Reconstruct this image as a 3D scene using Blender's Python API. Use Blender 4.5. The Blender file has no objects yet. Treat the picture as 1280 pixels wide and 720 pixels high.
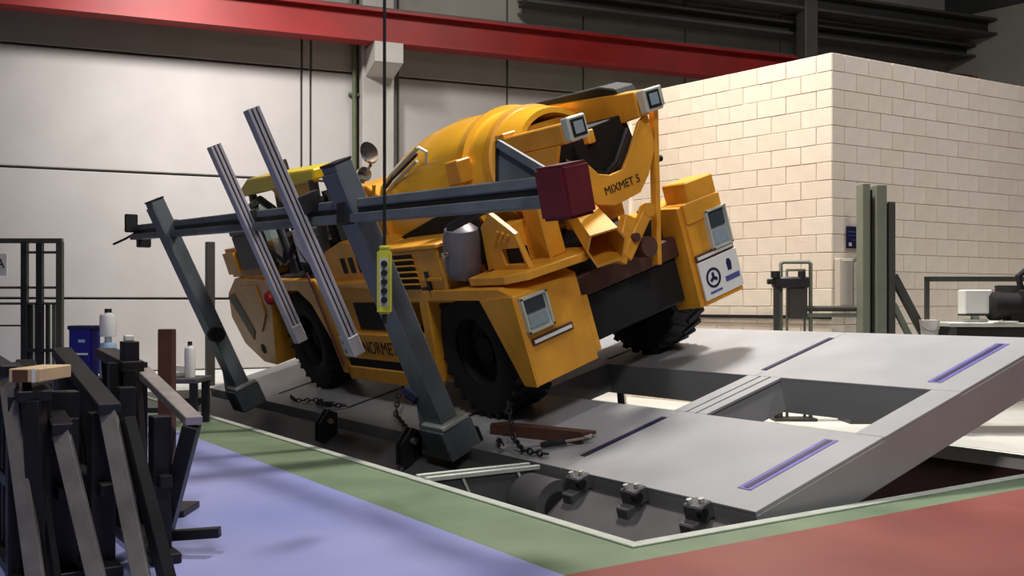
import bpy, bmesh, math, random
from mathutils import Vector, Matrix, Euler
random.seed(7)
R = math.radians
scn = bpy.context.scene
col = scn.collection

# ------------------------------------------------------------------ camera, world, lights, exposure
CAMX, CAMY, CAMZ, YAW = -3.408, -3.943, 1.25, R(33.9)
cd = bpy.data.cameras.new('camera'); cam = bpy.data.objects.new('camera', cd); col.objects.link(cam)
cam.location = (CAMX, CAMY, CAMZ); cam.rotation_euler = (R(90), 0, -YAW)
cd.sensor_width = 36; cd.lens = 36*1250/1280; cd.shift_y = 20/1280; cd.clip_start = .05; cd.clip_end = 200
scn.camera = cam
FW = Vector((math.sin(YAW), math.cos(YAW), 0)); RT = Vector((math.cos(YAW), -math.sin(YAW), 0))
def G(r, f, z=0.):
    """hall axes: r to the right, f into the hall, from the foot of the tripod"""
    return Vector((CAMX, CAMY, 0)) + RT*r + FW*f + Vector((0, 0, z))

w = bpy.data.worlds.new('world'); scn.world = w; w.use_nodes = True
w.node_tree.nodes['Background'].inputs[0].default_value = (.93, .97, 1, 1)
w.node_tree.nodes['Background'].inputs[1].default_value = .05
scn.view_settings.view_transform = 'Standard'; scn.view_settings.look = 'None'
scn.view_settings.gamma = 1; scn.view_settings.use_curve_mapping = False
scn.view_settings.exposure = 0.0

def area(loc, target, size, power, colr=(1, .96, .9), spread=180):
    l = bpy.data.lights.new('bay_or_fill_light', 'AREA'); l.shape = 'DISK'; l.size = size; l.energy = power; l.color = colr
    l.spread = R(spread)
    o = bpy.data.objects.new('bay_or_fill_light', l); col.objects.link(o); o.location = loc
    o.rotation_euler = (Vector(target)-Vector(loc)).to_track_quat('-Z', 'Y').to_euler()
    return o
# unseen lamps overhead: high-bay lamps, and fills added to brighten dark parts
area(G(-4.9, 14.0, 8.4), G(-5.6, 18.2, 3.6), 1.0, 300, (1, .97, .94), 100)
area(G(1.3, 10.6, 9.2), G(2.4, 10.4, 0.5), 1.2, 610, (1, .94, .86), 130)
area(G(2.5, -1.0, 7.5), G(4.0, 8.0, 0.5), 1.2, 125, (1, .96, .92), 110)  # added front fill behind the camera, brightens the deck end
area(G(7.0, 17.0, 9.6), G(9.5, 20.5, 4.0), 1.2, 160, (1, .97, .92), 140)  # added lamp that brightens the far right wall and girders
area(G(6.8, 9.0, 9.2), G(5.5, 9.5, 0.0), 1.2, 150, (.97, .98, 1), 130)
area(G(0.6, 15.0, 9.4), G(0.2, 18.5, 4.0), 1.2, 170, (1, .97, .92), 130)  # added fill aimed at the column and the wall beside it
area(G(-2.0, 2.5, 9.0), G(-1.4, 5.0, 0), 1.2, 130, (1, .97, .97), 120)  # unseen lamp, there to brighten the blue floor

# ------------------------------------------------------------------ materials
def lin(c):
    return tuple(((v/255)/12.92 if v/255 <= .04045 else ((v/255+.055)/1.055)**2.4) for v in c)
MATS = {}
def paint(name, rgb, rough=.5, metal=0., var=.12, scale=6., bump=0., coat=0., rgb2=None, detail=4):
    m = bpy.data.materials.new(name); m.use_nodes = True; nt = m.node_tree; b = nt.nodes['Principled BSDF']
    c = lin(rgb); tc = nt.nodes.new('ShaderNodeTexCoord')
    n = nt.nodes.new('ShaderNodeTexNoise'); n.inputs['Scale'].default_value = scale; n.inputs['Detail'].default_value = detail
    nt.links.new(tc.outputs['Object'], n.inputs['Vector'])
    r = nt.nodes.new('ShaderNodeValToRGB'); r.color_ramp.elements[0].position = .3; r.color_ramp.elements[1].position = .72
    d = lin(rgb2) if rgb2 else tuple(v*(1-var) for v in c)
    r.color_ramp.elements[0].color = (*d, 1); r.color_ramp.elements[1].color = (*[min(1, v*(1+var*.5)) for v in c], 1)
    nt.links.new(n.outputs['Fac'], r.inputs['Fac']); nt.links.new(r.outputs['Color'], b.inputs['Base Color'])
    b.inputs['Roughness'].default_value = rough; b.inputs['Metallic'].default_value = metal
    if coat: b.inputs['Coat Weight'].default_value = coat; b.inputs['Coat Roughness'].default_value = .15
    if bump:
        bp = nt.nodes.new('ShaderNodeBump'); bp.inputs['Strength'].default_value = bump; bp.inputs['Distance'].default_value = .01
        n2 = nt.nodes.new('ShaderNodeTexNoise'); n2.inputs['Scale'].default_value = scale*8; n2.inputs['Detail'].default_value = 6
        nt.links.new(tc.outputs['Object'], n2.inputs['Vector'])
        nt.links.new(n2.outputs['Fac'], bp.inputs['Height']); nt.links.new(bp.outputs['Normal'], b.inputs['Normal'])
    MATS[name] = m; return m
yellow = paint('machine_yellow', (230, 162, 48), .46, 0, .18, 3.5, .0, .12)
drumy = paint('drum_yellow', (250, 186, 54), .24, 0, .1, 2.5, .0, .4)
roofy = paint('lit_roof_yellow', (255, 228, 56), .4, 0, .06, 3)  # light from above on the roof is put into this brighter yellow
black = paint('black_paint', (12, 11, 12), .75, 0, .2, 8)
rubber = paint('tyre_rubber', (17, 17, 18), .8, 0, .25, 9, .3)
dark = paint('dark_steel', (44, 44, 47), .5, .3, .3, 7, .1)
trestle = paint('blackened_steel', (36, 34, 36), .45, .3, .35, 6, .1)
bare = paint('bare_steel_glint', (172, 164, 160), .4, .25, .25, 9, .1)  # bare steel, lightened to carry the highlight on the trestle's top rail
deckp = paint('deck_grey', (162, 163, 167), .42, 0, .12, 1.6, .05)
deckd = paint('hinge_grey', (88, 87, 90), .55, 0, .2, 3, .1)
postg = paint('post_grey', (112, 120, 126), .45, .1, .2, 4, .05)
violet = paint('slot_violet', (104, 96, 168), .5, 0, .2, 9)
slotd = paint('slot_dark', (40, 36, 74), .5, 0, .2, 9)
alu = paint('aluminium', (200, 196, 202), .35, .25, .1, 6)
chrome = paint('chrome', (200, 200, 200), .15, 1, .05, 6)
galv = paint('galvanised_steel', (206, 212, 202), .4, .2, .15, 8)
maroon = paint('red_cushion', (104, 30, 42), .55, 0, .2, 5, .1)
redp = paint('crane_red', (134, 14, 10), .55, 0, .2, 1.5)
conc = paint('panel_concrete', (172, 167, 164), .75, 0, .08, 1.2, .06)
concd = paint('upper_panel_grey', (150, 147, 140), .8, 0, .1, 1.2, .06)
joint = paint('panel_joint', (120, 116, 114), .9)
colm = paint('column_concrete', (176, 172, 166), .75, 0, .1, 2, .08)
blockm = paint('block_white', (240, 228, 212), .8, 0, .06, 5, .2)
blockm2 = paint('block_cream', (237, 224, 207), .8, 0, .06, 5, .2)
mortar = paint('mortar', (220, 208, 192), .9, 0, .1, 6, .1)
roofd = paint('roof_dark', (40, 40, 40), .8, 0, .2, 2)
gird = paint('girder_grey', (70, 68, 64), .6, .1, .2, 3)
walld = paint('far_wall_grey', (124, 122, 114), .85, 0, .08, 1)
legst = paint('leg_steel', (132, 127, 122), .45, .2, .3, 8, .1)
bluef = paint('floor_blue', (158, 160, 208), .42, 0, .14, .8, .02, 0, (132, 142, 200))
greenf = paint('floor_green', (120, 138, 110), .5, 0, .2, 1.3, .02, 0, (98, 118, 92))
redf = paint('floor_red', (148, 82, 76), .42, 0, .2, 1.1, .02, 0, (126, 64, 60))
greyf = paint('floor_grey', (220, 218, 212), .45, 0, .15, .9, .02)
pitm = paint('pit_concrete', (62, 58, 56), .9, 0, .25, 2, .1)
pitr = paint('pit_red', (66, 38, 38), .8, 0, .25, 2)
white = paint('white_plastic', (232, 232, 228), .4, 0, .04, 4)
blue = paint('deep_blue', (34, 32, 128), .4, 0, .1, 6)
navy = paint('navy_blue', (28, 30, 74), .5, 0, .15, 6)
lblue = paint('pale_blue', (158, 190, 214), .4, 0, .1, 6)
wood = paint('pale_wood', (218, 190, 150), .6, 0, .15, 4)
brown = paint('brown_end_grain', (92, 60, 44), .7, 0, .2, 6)
rust = paint('rusty_steel', (92, 58, 48), .6, .2, .3, 6)
sage = paint('sage_paint', (120, 126, 112), .55, .05, .12, 3)
pale = paint('pale_cabinet', (206, 196, 184), .5, 0, .05, 3)
pend = paint('pendant_yellow', (196, 196, 70), .4, 0, .1, 8)
redb = paint('signal_red', (190, 40, 44), .4, 0, .1, 8)
lens = paint('lamp_lens', (150, 166, 176), .12, 0, .1, 20, 0, .5)
lensd = paint('lamp_lens_dark', (60, 70, 76), .15, 0, .1, 20, 0, .5)
ink = paint('dark_ink', (44, 28, 20), .6)
inkb = paint('blue_ink', (78, 84, 150), .6)
greyt = paint('grey_reservoir', (112, 108, 116), .4, .2, .12, 5)
green = paint('dull_green', (84, 92, 66), .6, 0, .15, 4)
def glass_mat(name, rgb):
    m = paint(name, rgb, .05); b = m.node_tree.nodes['Principled BSDF']; b.inputs['Transmission Weight'].default_value = .9
    return m
glass = glass_mat('cab_glass', (150, 170, 165))

# ------------------------------------------------------------------ mesh helpers
def _add(bm, src, M=None):
    if M is not None: bmesh.ops.transform(src, matrix=M, verts=src.verts)
    me = bpy.data.meshes.new('tmp'); src.to_mesh(me); src.free(); bm.from_mesh(me); bpy.data.meshes.remove(me)
def box(lo, hi, bev=0., rot=None, seg=1):
    def f(bm):
        s = bmesh.new(); bmesh.ops.create_cube(s, size=1)
        c = [(a+b)/2 for a, b in zip(lo, hi)]; d = [abs(b-a) for a, b in zip(lo, hi)]
        bmesh.ops.scale(s, vec=d, verts=s.verts)
        if bev: bmesh.ops.bevel(s, geom=s.edges[:], offset=min(bev, min(d)*.45), segments=seg, affect='EDGES')
        M = Matrix.Translation(c)
        if rot: M = M @ Euler([R(v) for v in rot]).to_matrix().to_4x4()
        _add(bm, s, M)
    return f
def bar(p0, p1, wd, ht, bev=0., up=(0, 0, 1)):
    def f(bm):
        a, b = Vector(p0), Vector(p1); d = (b-a); L = d.length; y = d.normalized(); u = Vector(up)
        if abs(y.dot(u)) > .98: u = Vector((1, 0, 0))
        x = y.cross(u).normalized(); z = x.cross(y)
        M = Matrix((x, y, z)).transposed().to_4x4(); M.translation = (a+b)/2
        s = bmesh.new(); bmesh.ops.create_cube(s, size=1); bmesh.ops.scale(s, vec=(wd, L, ht), verts=s.verts)
        if bev: bmesh.ops.bevel(s, geom=s.edges[:], offset=bev, segments=1, affect='EDGES')
        _add(bm, s, M)
    return f
def prism(pts, axis, a, b, bev=0.):
    def P(p, t): return {'x': (t, p[0], p[1]), 'y': (p[0], t, p[1]), 'z': (p[0], p[1], t)}[axis]
    def f(bm):
        s = bmesh.new(); n = len(pts)
        va = [s.verts.new(P(p, a)) for p in pts]; vb = [s.verts.new(P(p, b)) for p in pts]
        s.faces.new(va); s.faces.new(vb[::-1])
        for i in range(n): s.faces.new((va[i], vb[i], vb[(i+1) % n], va[(i+1) % n]))
        bmesh.ops.recalc_face_normals(s, faces=s.faces)
        if bev: bmesh.ops.bevel(s, geom=s.edges[:], offset=bev, segments=1, affect='EDGES')
        _add(bm, s)
    return f
def tube(pts, r, seg=10, close=False):
    def f(bm):
        s = bmesh.new(); P = [Vector(p) for p in pts]; n = len(P); rings = []; prev = None
        for i in range(n):
            if i == 0: t = P[1]-P[0]
            elif i == n-1: t = P[-1]-P[-2]
            else: t = (P[i]-P[i-1]).normalized()+(P[i+1]-P[i]).normalized()
            t = t.normalized() if t.length > 1e-6 else Vector((0, 0, 1))
            if prev is None:
                u = Vector((0, 0, 1)) if abs(t.z) < .9 else Vector((1, 0, 0)); x = t.cross(u).normalized()
            else: x = (prev - t*prev.dot(t)).normalized()
            prev = x; y = t.cross(x); rr = r[i] if isinstance(r, (list, tuple)) else r
            rings.append([s.verts.new(P[i]+(x*math.cos(a)+y*math.sin(a))*rr) for a in [2*math.pi*k/seg for k in range(seg)]])
        for i in range(n-1):
            for k in range(seg):
                fc = s.faces.new((rings[i][k], rings[i][(k+1) % seg], rings[i+1][(k+1) % seg], rings[i+1][k])); fc.smooth = True
        s.faces.new(rings[0][::-1]); s.faces.new(rings[-1])
        bmesh.ops.recalc_face_normals(s, faces=s.faces); _add(bm, s)
    return f
def lathe(prof, org, axis, seg=36, smooth=True, caps=True):
    """prof: (radius, distance along the axis)"""
    def f(bm):
        s = bmesh.new(); t = Vector(axis).normalized(); u = Vector((0, 0, 1)) if abs(t.z) < .9 else Vector((1, 0, 0))
        x = t.cross(u).normalized(); y = t.cross(x); o = Vector(org); rings = []
        for r, h in prof:
            rings.append([s.verts.new(o+t*h+(x*math.cos(a)+y*math.sin(a))*max(r, 1e-4)) for a in [2*math.pi*k/seg for k in range(seg)]])
        for i in range(len(prof)-1):
            for k in range(seg):
                fc = s.faces.new((rings[i][k], rings[i][(k+1) % seg], rings[i+1][(k+1) % seg], rings[i+1][k])); fc.smooth = smooth
        if caps: s.faces.new(rings[0][::-1]); s.faces.new(rings[-1])
        bmesh.ops.recalc_face_normals(s, faces=s.faces); _add(bm, s)
    return f
def cyl(p0, p1, r, seg=20):
    d = Vector(p1)-Vector(p0)
    return lathe([(r, 0), (r, d.length)], p0, d, seg)
def J(name, mat, par, *shapes):
    bm = bmesh.new()
    for s in shapes: s(bm)
    me = bpy.data.meshes.new(name); bm.to_mesh(me); bm.free(); me.materials.append(mat)
    for i, p in enumerate(me.polygons): pass
    o = bpy.data.objects.new(name, me); col.objects.link(o)
    if any(p.use_smooth for p in me.polygons):
        try: me.set_sharp_from_angle(angle=R(38))
        except Exception: pass
    if par is not None: o.parent = par
    return o
def tag(o, label, cat, group=None):
    o['label'] = label; o['category'] = cat
    if group: o['group'] = group
    return o
def thing(name, label, cat, loc=(0, 0, 0), rot=(0, 0, 0), group=None):
    o = bpy.data.objects.new(name, None); o.empty_display_size = .2; col.objects.link(o)
    o.location = loc; o.rotation_euler = rot
    return tag(o, label, cat, group)
def struct(o): o['kind'] = 'structure'; return o
def text(name, body, size, M, mat, par, ext=.003, sx=1.):
    cu = bpy.data.curves.new('tmp_text', 'FONT'); cu.body = body; cu.size = size; cu.extrude = ext; cu.align_x = 'CENTER'; cu.align_y = 'CENTER'
    o = bpy.data.objects.new('tmp_text', cu); col.objects.link(o)
    me = bpy.data.meshes.new_from_object(o.evaluated_get(bpy.context.evaluated_depsgraph_get()))
    bpy.data.objects.remove(o); bpy.data.curves.remove(cu)
    me.transform(M @ Matrix.Diagonal((sx, 1, 1, 1))); me.materials.clear(); me.materials.append(mat); me.name = name
    o = bpy.data.objects.new(name, me); col.objects.link(o); o.parent = par
    return o
def basis(x, y, o):
    x = Vector(x).normalized(); y = Vector(y).normalized(); z = x.cross(y)
    M = Matrix((x, y, z)).transposed().to_4x4(); M.translation = o; return M
def copy_mesh(name, src, par, loc, rot=None):
    o = bpy.data.objects.new(name, src.data); col.objects.link(o); o.parent = par; o.location = loc
    if rot: o.rotation_euler = rot
    return o

# ------------------------------------------------------------------ floor, pit
PX, PY = 4.7, 10.75          # pit size
GB = .64; GN = -.25          # width of the green border beside the long and the short side of the pit
def slab(name, mat, *rects):
    return struct(J(name, mat, None, *[box((a, b, -.12), (c, d, 0)) for a, b, c, d in rects]))
slab('floor', bluef, (-14, -14, -GB, 30))
slab('floor', greenf, (-GB, GN, 0, 30), (0, GN, PX+.4, 0))
slab('floor', redf, (-GB, -14, 30, GN))
slab('floor', greyf, (PX, 0, 30, 30), (0, PY, PX, 30), (PX+.4, GN, 30, 0))
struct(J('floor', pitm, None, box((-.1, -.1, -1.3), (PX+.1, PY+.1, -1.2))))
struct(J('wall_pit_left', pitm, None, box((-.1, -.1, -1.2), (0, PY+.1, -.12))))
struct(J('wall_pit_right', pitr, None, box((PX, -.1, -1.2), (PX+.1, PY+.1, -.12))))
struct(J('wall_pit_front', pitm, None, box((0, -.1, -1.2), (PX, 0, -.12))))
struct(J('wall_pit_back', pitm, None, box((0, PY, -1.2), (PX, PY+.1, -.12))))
for k, (lo, hi) in enumerate((((-.045, -.045, 0), (.03, PY, .012)), ((.03, -.045, 0), (PX, .03, .012)), ((PX-.03, .03, 0), (PX+.045, PY, .012)))):
    r = struct(J('trim_%d' % (k+1), galv, None, box(lo, hi, .003)))

# ------------------------------------------------------------------ back wall of precast panels
AW = R(67.8)
WD = FW*math.cos(AW)+RT*math.sin(AW); WN = Vector((-WD.y, WD.x, 0))   # along the wall, into the wall
if WN.dot(FW) < 0: WN = -WN
W0 = G(-3.2, 20.0)
def wall_frame(o, d, n):
    M = Matrix((d, n, Vector((0, 0, 1)))).transposed().to_4x4(); M.translation = o; return M
wb = struct(J('wall_back', joint, None, box((-22, .12, 0), (17, .3, 10.4)))); wb.matrix_world = wall_frame(W0, WD, WN)
xs_left = [-22, -12.0, -1.0, -.82, .12]
xs_right = [.95, 3.35, 5.15, 7.75, 10.4, 13, 17]
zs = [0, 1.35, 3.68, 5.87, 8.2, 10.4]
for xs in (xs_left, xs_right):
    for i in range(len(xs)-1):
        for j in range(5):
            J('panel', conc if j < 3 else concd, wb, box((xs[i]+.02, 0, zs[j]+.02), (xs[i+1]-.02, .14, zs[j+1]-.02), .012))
cl = struct(J('wall_column', colm, None, box((.14, -.32, 0), (.78, .3, 10.4), .015))); cl.matrix_world = wall_frame(W0, WD, WN)
J('corbel', colm, cl, prism([(-.32, 5.75), (-1.05, 5.9), (-1.05, 6.28), (-.32, 6.28)], 'x', .2, .76))
dp = J('downpipe', green, None, tube([(.02, -.12, 0), (.02, -.12, 10.3)], .045, 12), *[box((-.08, -.12, z), (.12, -.002, z+.05)) for z in (1, 3.2, 5.4)])
dp.matrix_world = wall_frame(W0, WD, WN); tag(dp, 'dull green downpipe on the back wall beside the column', 'pipe')
# crane runway beam, red
rb = thing('crane_runway_beam', 'long red steel crane beam running along the back wall', 'beam'); rb.matrix_world = wall_frame(W0, WD, WN)
J('web', redp, rb, box((-24, -.86, 6.34), (15.6, -.78, 6.86)))
J('flange', redp, rb, box((-24, -1.02, 6.28), (15.6, -.62, 6.34))); J('flange', redp, rb, box((-24, -1.02, 6.86), (15.6, -.62, 6.92)))
J('rail', gird, rb, box((-24, -.87, 6.92), (15.6, -.77, 6.99)))
# dark roof girders above the right end of the wall
for k, (z0, z1, d, x0) in enumerate(((7.55, 7.75, -.5, 3.5), (8.0, 8.3, -1.0, 5.0))):
    g = thing('roof_girder', ['dark lower roof girder along the top of the back wall', 'dark upper roof girder along the top of the back wall'][k], 'girder', group='roof girders')
    g.matrix_world = wall_frame(W0, WD, WN)
    J('flange', gird, g, box((x0, d-.25, z0-.06), (17, d+.25, z0))); J('flange', gird, g, box((x0, d-.25, z1), (17, d+.25, z1+.06)))
    J('web', roofd, g, box((x0, d-.03, z0), (17, d+.03, z1)))
pd = J('roof_post', gird, None, box((10.1, -1.3, 0), (10.45, -.95, 9.9), .02)); pd.matrix_world = wall_frame(W0, WD, WN)
tag(pd, 'dark steel roof post behind the white block room', 'post')
# far right wall and roof
c0 = G(11.2, 25.9)
dr = RT*.656-FW*.755; nr = Vector((-dr.y, dr.x, 0))
wr = struct(J('wall_right', walld, None, box((0, 0, 0), (24, .2, 8.6)))); wr.matrix_world = wall_frame(c0, dr, nr)
wu = struct(J('wall_right_upper', roofd, None, box((-.5, -.02, 8.6), (24, .2, 10.4)))); wu.matrix_world = wall_frame(c0, dr, nr)
ce = struct(J('ceiling', roofd, None, box((-30, -45, 10.4), (25, 2, 10.55)))); ce.matrix_world = wall_frame(W0, WD, WN)

# ------------------------------------------------------------------ white block room
BC = G(3.584, 11.2); BL = RT*-math.sin(R(41))+FW*math.cos(R(41)); BR = RT*math.sin(R(60))+FW*math.cos(R(60))
CH, NC, BW = .2035, 20, .40
def block_wall(name, org, d, n, L, first):
    w_ = struct(J(name, mortar, None, box((0.02, .012, 0), (L, .2, CH*NC-.004)))); w_.matrix_world = wall_frame(org, d, n)
    full = J('block', blockm, w_, box((0, 0, 0), (BW-.008, .18, CH-.008), .003)); full.location = (first, 0, .004)
    full2 = None; srcs = {}
    for j in range(NC):
        x = 0. ; edges = []; off = BW/2 if j % 2 else BW
        edges = [0.]
        x = off
        while x < L-.01: edges.append(x); x += BW
        edges.append(L)
        for i in range(len(edges)-1):
            wd = edges[i+1]-edges[i]
            mt = blockm if random.random() < .6 else blockm2
            key = (round(wd, 3), mt.name)
            if j == 0 and i == 0: continue
            if key not in srcs:
                srcs[key] = J('block', mt, w_, box((0, 0, 0), (wd-.008, .18, CH-.008), .003)); o = srcs[key]
            else: o = copy_mesh('block', srcs[key], w_, (0, 0, 0))
            o.location = (edges[i]+.004, random.uniform(-.002, .002), j*CH+.004)
    return w_
nL = Vector((-BL.y, BL.x, 0)); nL = nL if nL.dot(BR) > 0 else -nL
nR = Vector((-BR.y, BR.x, 0)); nR = nR if nR.dot(BL) > 0 else -nR
wl = block_wall('wall_block_left', BC, BL, nL, 3.2, 0); wr2 = block_wall('wall_block_right', BC, BR, nR, 5.2, 0)
tr = struct(J('trim_4', dark, wl, box((0, -.03, 1.08), (3.2, -.004, 1.12))))
EL = BC+BL*3.2; ER = BC+BR*5.2
for nm, a, d, n, L in (('wall_block_back', EL, BR, -nL*0+nR, 5.2), ('wall_block_end', ER, BL, nL, 3.2)):
    o = struct(J(nm, blockm, None, box((0, -.18, 0), (L, 0, CH*NC)))); o.matrix_world = wall_frame(a, d, n)
ins = (BL+BR)*.08; rp = [EL-BL*.16+ins, BC+ins, ER-BR*.16+ins, ER+BL*3.04-BR*.16+ins]
o = struct(J('ceiling_block_room', blockm2, None, prism([(p.x, p.y) for p in rp], 'z', CH*NC-.1, CH*NC-.02)))

# ------------------------------------------------------------------ tilting test platform
TD = math.atan(.29); DC = Vector((1.033, .11, .035))
pf = thing('tilt_platform', 'long grey steel tilting test deck with open bays over the pit', 'platform', DC, (0, -TD, 0))
DW, DL = 3.42, 10.4
HX0, HX1 = 1.25, 2.16
bays = [(.23, 1.62), (1.98, 3.9), (4.2, 6.0), (6.3, 8.1), (8.4, 10.1)]
T = .025
edges_y = [0] + [v for b in bays for v in b] + [DL]
cuts = [0, 1.9, 3.95, 6.15, 8.25, DL]
for i in range(5):
    a, b = cuts[i]+.004, cuts[i+1]-.004
    J('plate', deckp, pf, box((0, a, -T), (HX0, b, 0), .003)); J('plate', deckp, pf, box((HX1, a, -T), (DW, b, 0), .003))
prev = 0
for i in range(6):
    a = 0 if i == 0 else bays[i-1][1]; b = bays[i][0] if i < 5 else DL
    if i in (1,):
        for (p, q) in ((a, a+.1), (a+.125, a+.21), (a+.235, b)): J('cross_plate', deckp, pf, box((HX0+.003, p, -T), (HX1-.003, q, 0), .003))
    else: J('cross_plate', deckp, pf, box((HX0+.003, a, -T), (HX1-.003, b, 0), .003))
D = .31
J('girder', deckp, pf, box((0, 0, -D), (.05, DL, -T), .004))
J('girder', deckp, pf, box((HX0-.05, 0.2, -D), (HX0, DL, -T))); J('girder', deckp, pf, box((HX1, .2, -D), (HX1+.05, DL, -T)))
J('girder', deckp, pf, box((DW-.12, 0, -D), (DW, DL, -T), .004))
J('end_beam', deckp, pf, box((.05, 0, -D), (DW-.12, .19, -T), .004)); J('end_beam', deckp, pf, box((.05, DL-.19, -D), (DW-.12, DL, -T), .004))
for i in range(1, 5):
    a, b = bays[i-1][1], bays[i][0]
    J('cross_beam', deckp, pf, box((.05, a+.02, -D+.02), (DW-.12, a+.07, -T)), box((.05, b-.07, -D+.02), (DW-.12, b-.02, -T)))
for y in (.3, 1.93, 4.05, 6.15, 8.25):
    for x0, x1 in ((.23, 1.10), (2.30, 3.24)):
        near = y == .3
        s = J('slot_border', violet if near else slotd, pf, box((x0, y-(.055 if near else .03), 0), (x1, y+(.055 if near else .03), .004)))
        J('slot', slotd, s, box((x0+.02, y-.018, .004), (x1-.02, y+.018, .007)))
# roller brackets along the low edge
for y in (1.62, 1.02, .42):
    b = J('hinge_bracket', deckd, pf, box((-.13, y-.07, -.10), (.0, y+.07, .015), .01), box((-.2, y-.06, -.22), (-.08, y+.06, -.08), .01))
    J('pin', black, b, cyl((-.10, y-.09, -.03), (-.10, y-.05, -.03), .035, 12)); J('bolt', galv, b, cyl((-.05, y-.03, .015), (-.05, y-.03, .04), .02, 6), cyl((-.09, y+.035, .015), (-.09, y+.035, .04), .02, 6))
# base frame fixed in the pit, with the hinge beam
bf = thing('platform_base_frame', 'dark grey hinge beam and base frame in the pit under the tilt deck', 'frame', (DC.x, DC.y, -1.2))
J('hinge_beam', deckd, bf, prism([(-.02, 1.13), (-.32, .90), (-.36, .72), (.14, .72), (.14, 1.1)], 'y', .2, DL-.1, .01))
J('hinge_drum', deckd, bf, cyl((-.14, 1.75, .98), (-.14, 2.12, .98), .2, 28))
J('hinge_cap', dark, bf, cyl((-.14, 1.73, .98), (-.14, 1.755, .98), .12, 24))
for y in (.7, 3.2, 5.4, 7.6, 9.9): J('column', deckd, bf, box((-.2, y-.12, 0), (.05, y+.12, .74), .01))
J('floor_beam', deckd, bf, box((-.2, 1.0, 0), (3.4, 1.2, .2), .01)); J('floor_beam', deckd, bf, box((-.2, 9.0, 0), (3.4, 9.2, .2), .01))
# lift cylinders
for k, y in enumerate((4.5, 8.9)):
    lc = thing('lift_cylinder', ['hydraulic lift cylinder under the deck behind the rear wheel', 'hydraulic lift cylinder under the far end of the deck'][k], 'cylinder', (3.75, y, -1.2), group='lift cylinders under the deck')
    J('foot', dark, lc, box((-.15, -.15, 0), (.15, .15, .05), .005)); J('barrel', dark, lc, cyl((0, 0, .05), (0, 0, 1.1), .09)); J('rod', chrome, lc, cyl((0, 0, 1.1), (-.05, 0, 1.62), .05))
# galvanised gutter bridging the gap between rim and deck
gt = thing('cover_channel', 'galvanised channel bridging the gap between pit rim and hinge beam', 'channel', (.02, 2.25, 0))
J('flange', galv, gt, box((0, .11, -.005), (.98, .15, .03), .004)); J('flange', galv, gt, box((0, -.02, -.005), (.98, .02, .03), .004))
J('web', deckd, gt, box((0, .0, -.26), (.95, .02, -.005), .003)); J('stiffener', galv, gt, bar((.3, -.012, -.01), (.42, -.012, -.25), .01, .02)); J('stiffener', galv, gt, bar((.78, -.012, -.01), (.9, -.012, -.25), .01, .02))

# ------------------------------------------------------------------ the mixer truck (x across, y forward, z up from the deck)
TV = math.atan(.345)
tk = thing('mixer_truck', 'yellow underground concrete mixer truck leaning sideways on the tilted test deck', 'truck', (1.553, .11, .186), (0, -TV, 0))
TW = 2.5
# wheels
def make_wheel():
    bm_shapes = []
    r, h = .62, .46
    prof = [(.33, -.20), (.40, -.225), (.52, -.23), (.585, -.21), (.60, -.17), (.605, 0), (.60, .17), (.585, .21), (.52, .23), (.40, .225), (.33, .20)]
    sh = [lathe(prof, (0, 0, 0), (1, 0, 0), 44, caps=False)]
    for k in range(26):
        a = 2*math.pi*k/26
        for s in (-1, 1):
            a2 = a + (math.pi/26 if s > 0 else 0); p0 = Vector((s*.015, math.cos(a2)*.605, math.sin(a2)*.605)); a3 = a2+.16
            p1 = Vector((s*.215, math.cos(a3)*.598, math.sin(a3)*.598))
            sh.append(bar(p0, p1, .062, .045, 0, up=(0, math.cos(a2+.08), math.sin(a2+.08))))
    return sh
wheel_src = None
for k, (x, y, s) in enumerate(((.27, 3.72, -1), (.27, 7.62, -1), (2.2, 3.72, 1), (2.2, 7.62, 1))):
    drop = -x*math.sin(TV-TD)
    if wheel_src is None:
        o = wheel_src = J('wheel', rubber, tk, *make_wheel())
        rim_src = J('rim', black, o, lathe([(.33, -.2), (.34, -.17), (.31, -.12), (.30, -.03), (.14, -.02), (.13, -.1), (.06, -.12), (.0, -.12)], (0, 0, 0), (1, 0, 0), 36, caps=False), lathe([(.33, .2), (.3, .1), (.0, .1)], (0, 0, 0), (1, 0, 0), 36, caps=False))
        nut_src = J('nuts', dark, o, *[cyl((-.05, math.cos(a)*.21, math.sin(a)*.21), (-.02, math.cos(a)*.21, math.sin(a)*.21), .018, 6) for a in [2*math.pi*i/10 for i in range(10)]])
    else:
        o = copy_mesh('wheel', wheel_src, tk, (0, 0, 0)); copy_mesh('rim', rim_src, o, (0, 0, 0)); copy_mesh('nuts', nut_src, o, (0, 0, 0))
    o.location = (x, y, .625+drop); o.rotation_euler = (R(11*k), TV-TD, 0 if s < 0 else math.pi)
    if s > 0: o.rotation_euler = (R(11*k), -(TV-TD), math.pi)
# chassis
J('chassis', black, tk, box((.62, 3.0, .55), (1.88, 9.3, .98), .02), box((.5, 4.5, .5), (2.0, 6.5, 1.0), .02))
J('axle', black, tk, cyl((.4, 3.72, .6), (2.1, 3.72, .56), .14), box((.95, 3.4, .4), (1.5, 4.05, .85), .06))
J('axle', black, tk, cyl((.4, 7.62, .6), (2.1, 7.62, .56), .14), box((.95, 7.3, .4), (1.5, 7.95, .85), .06))
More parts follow.
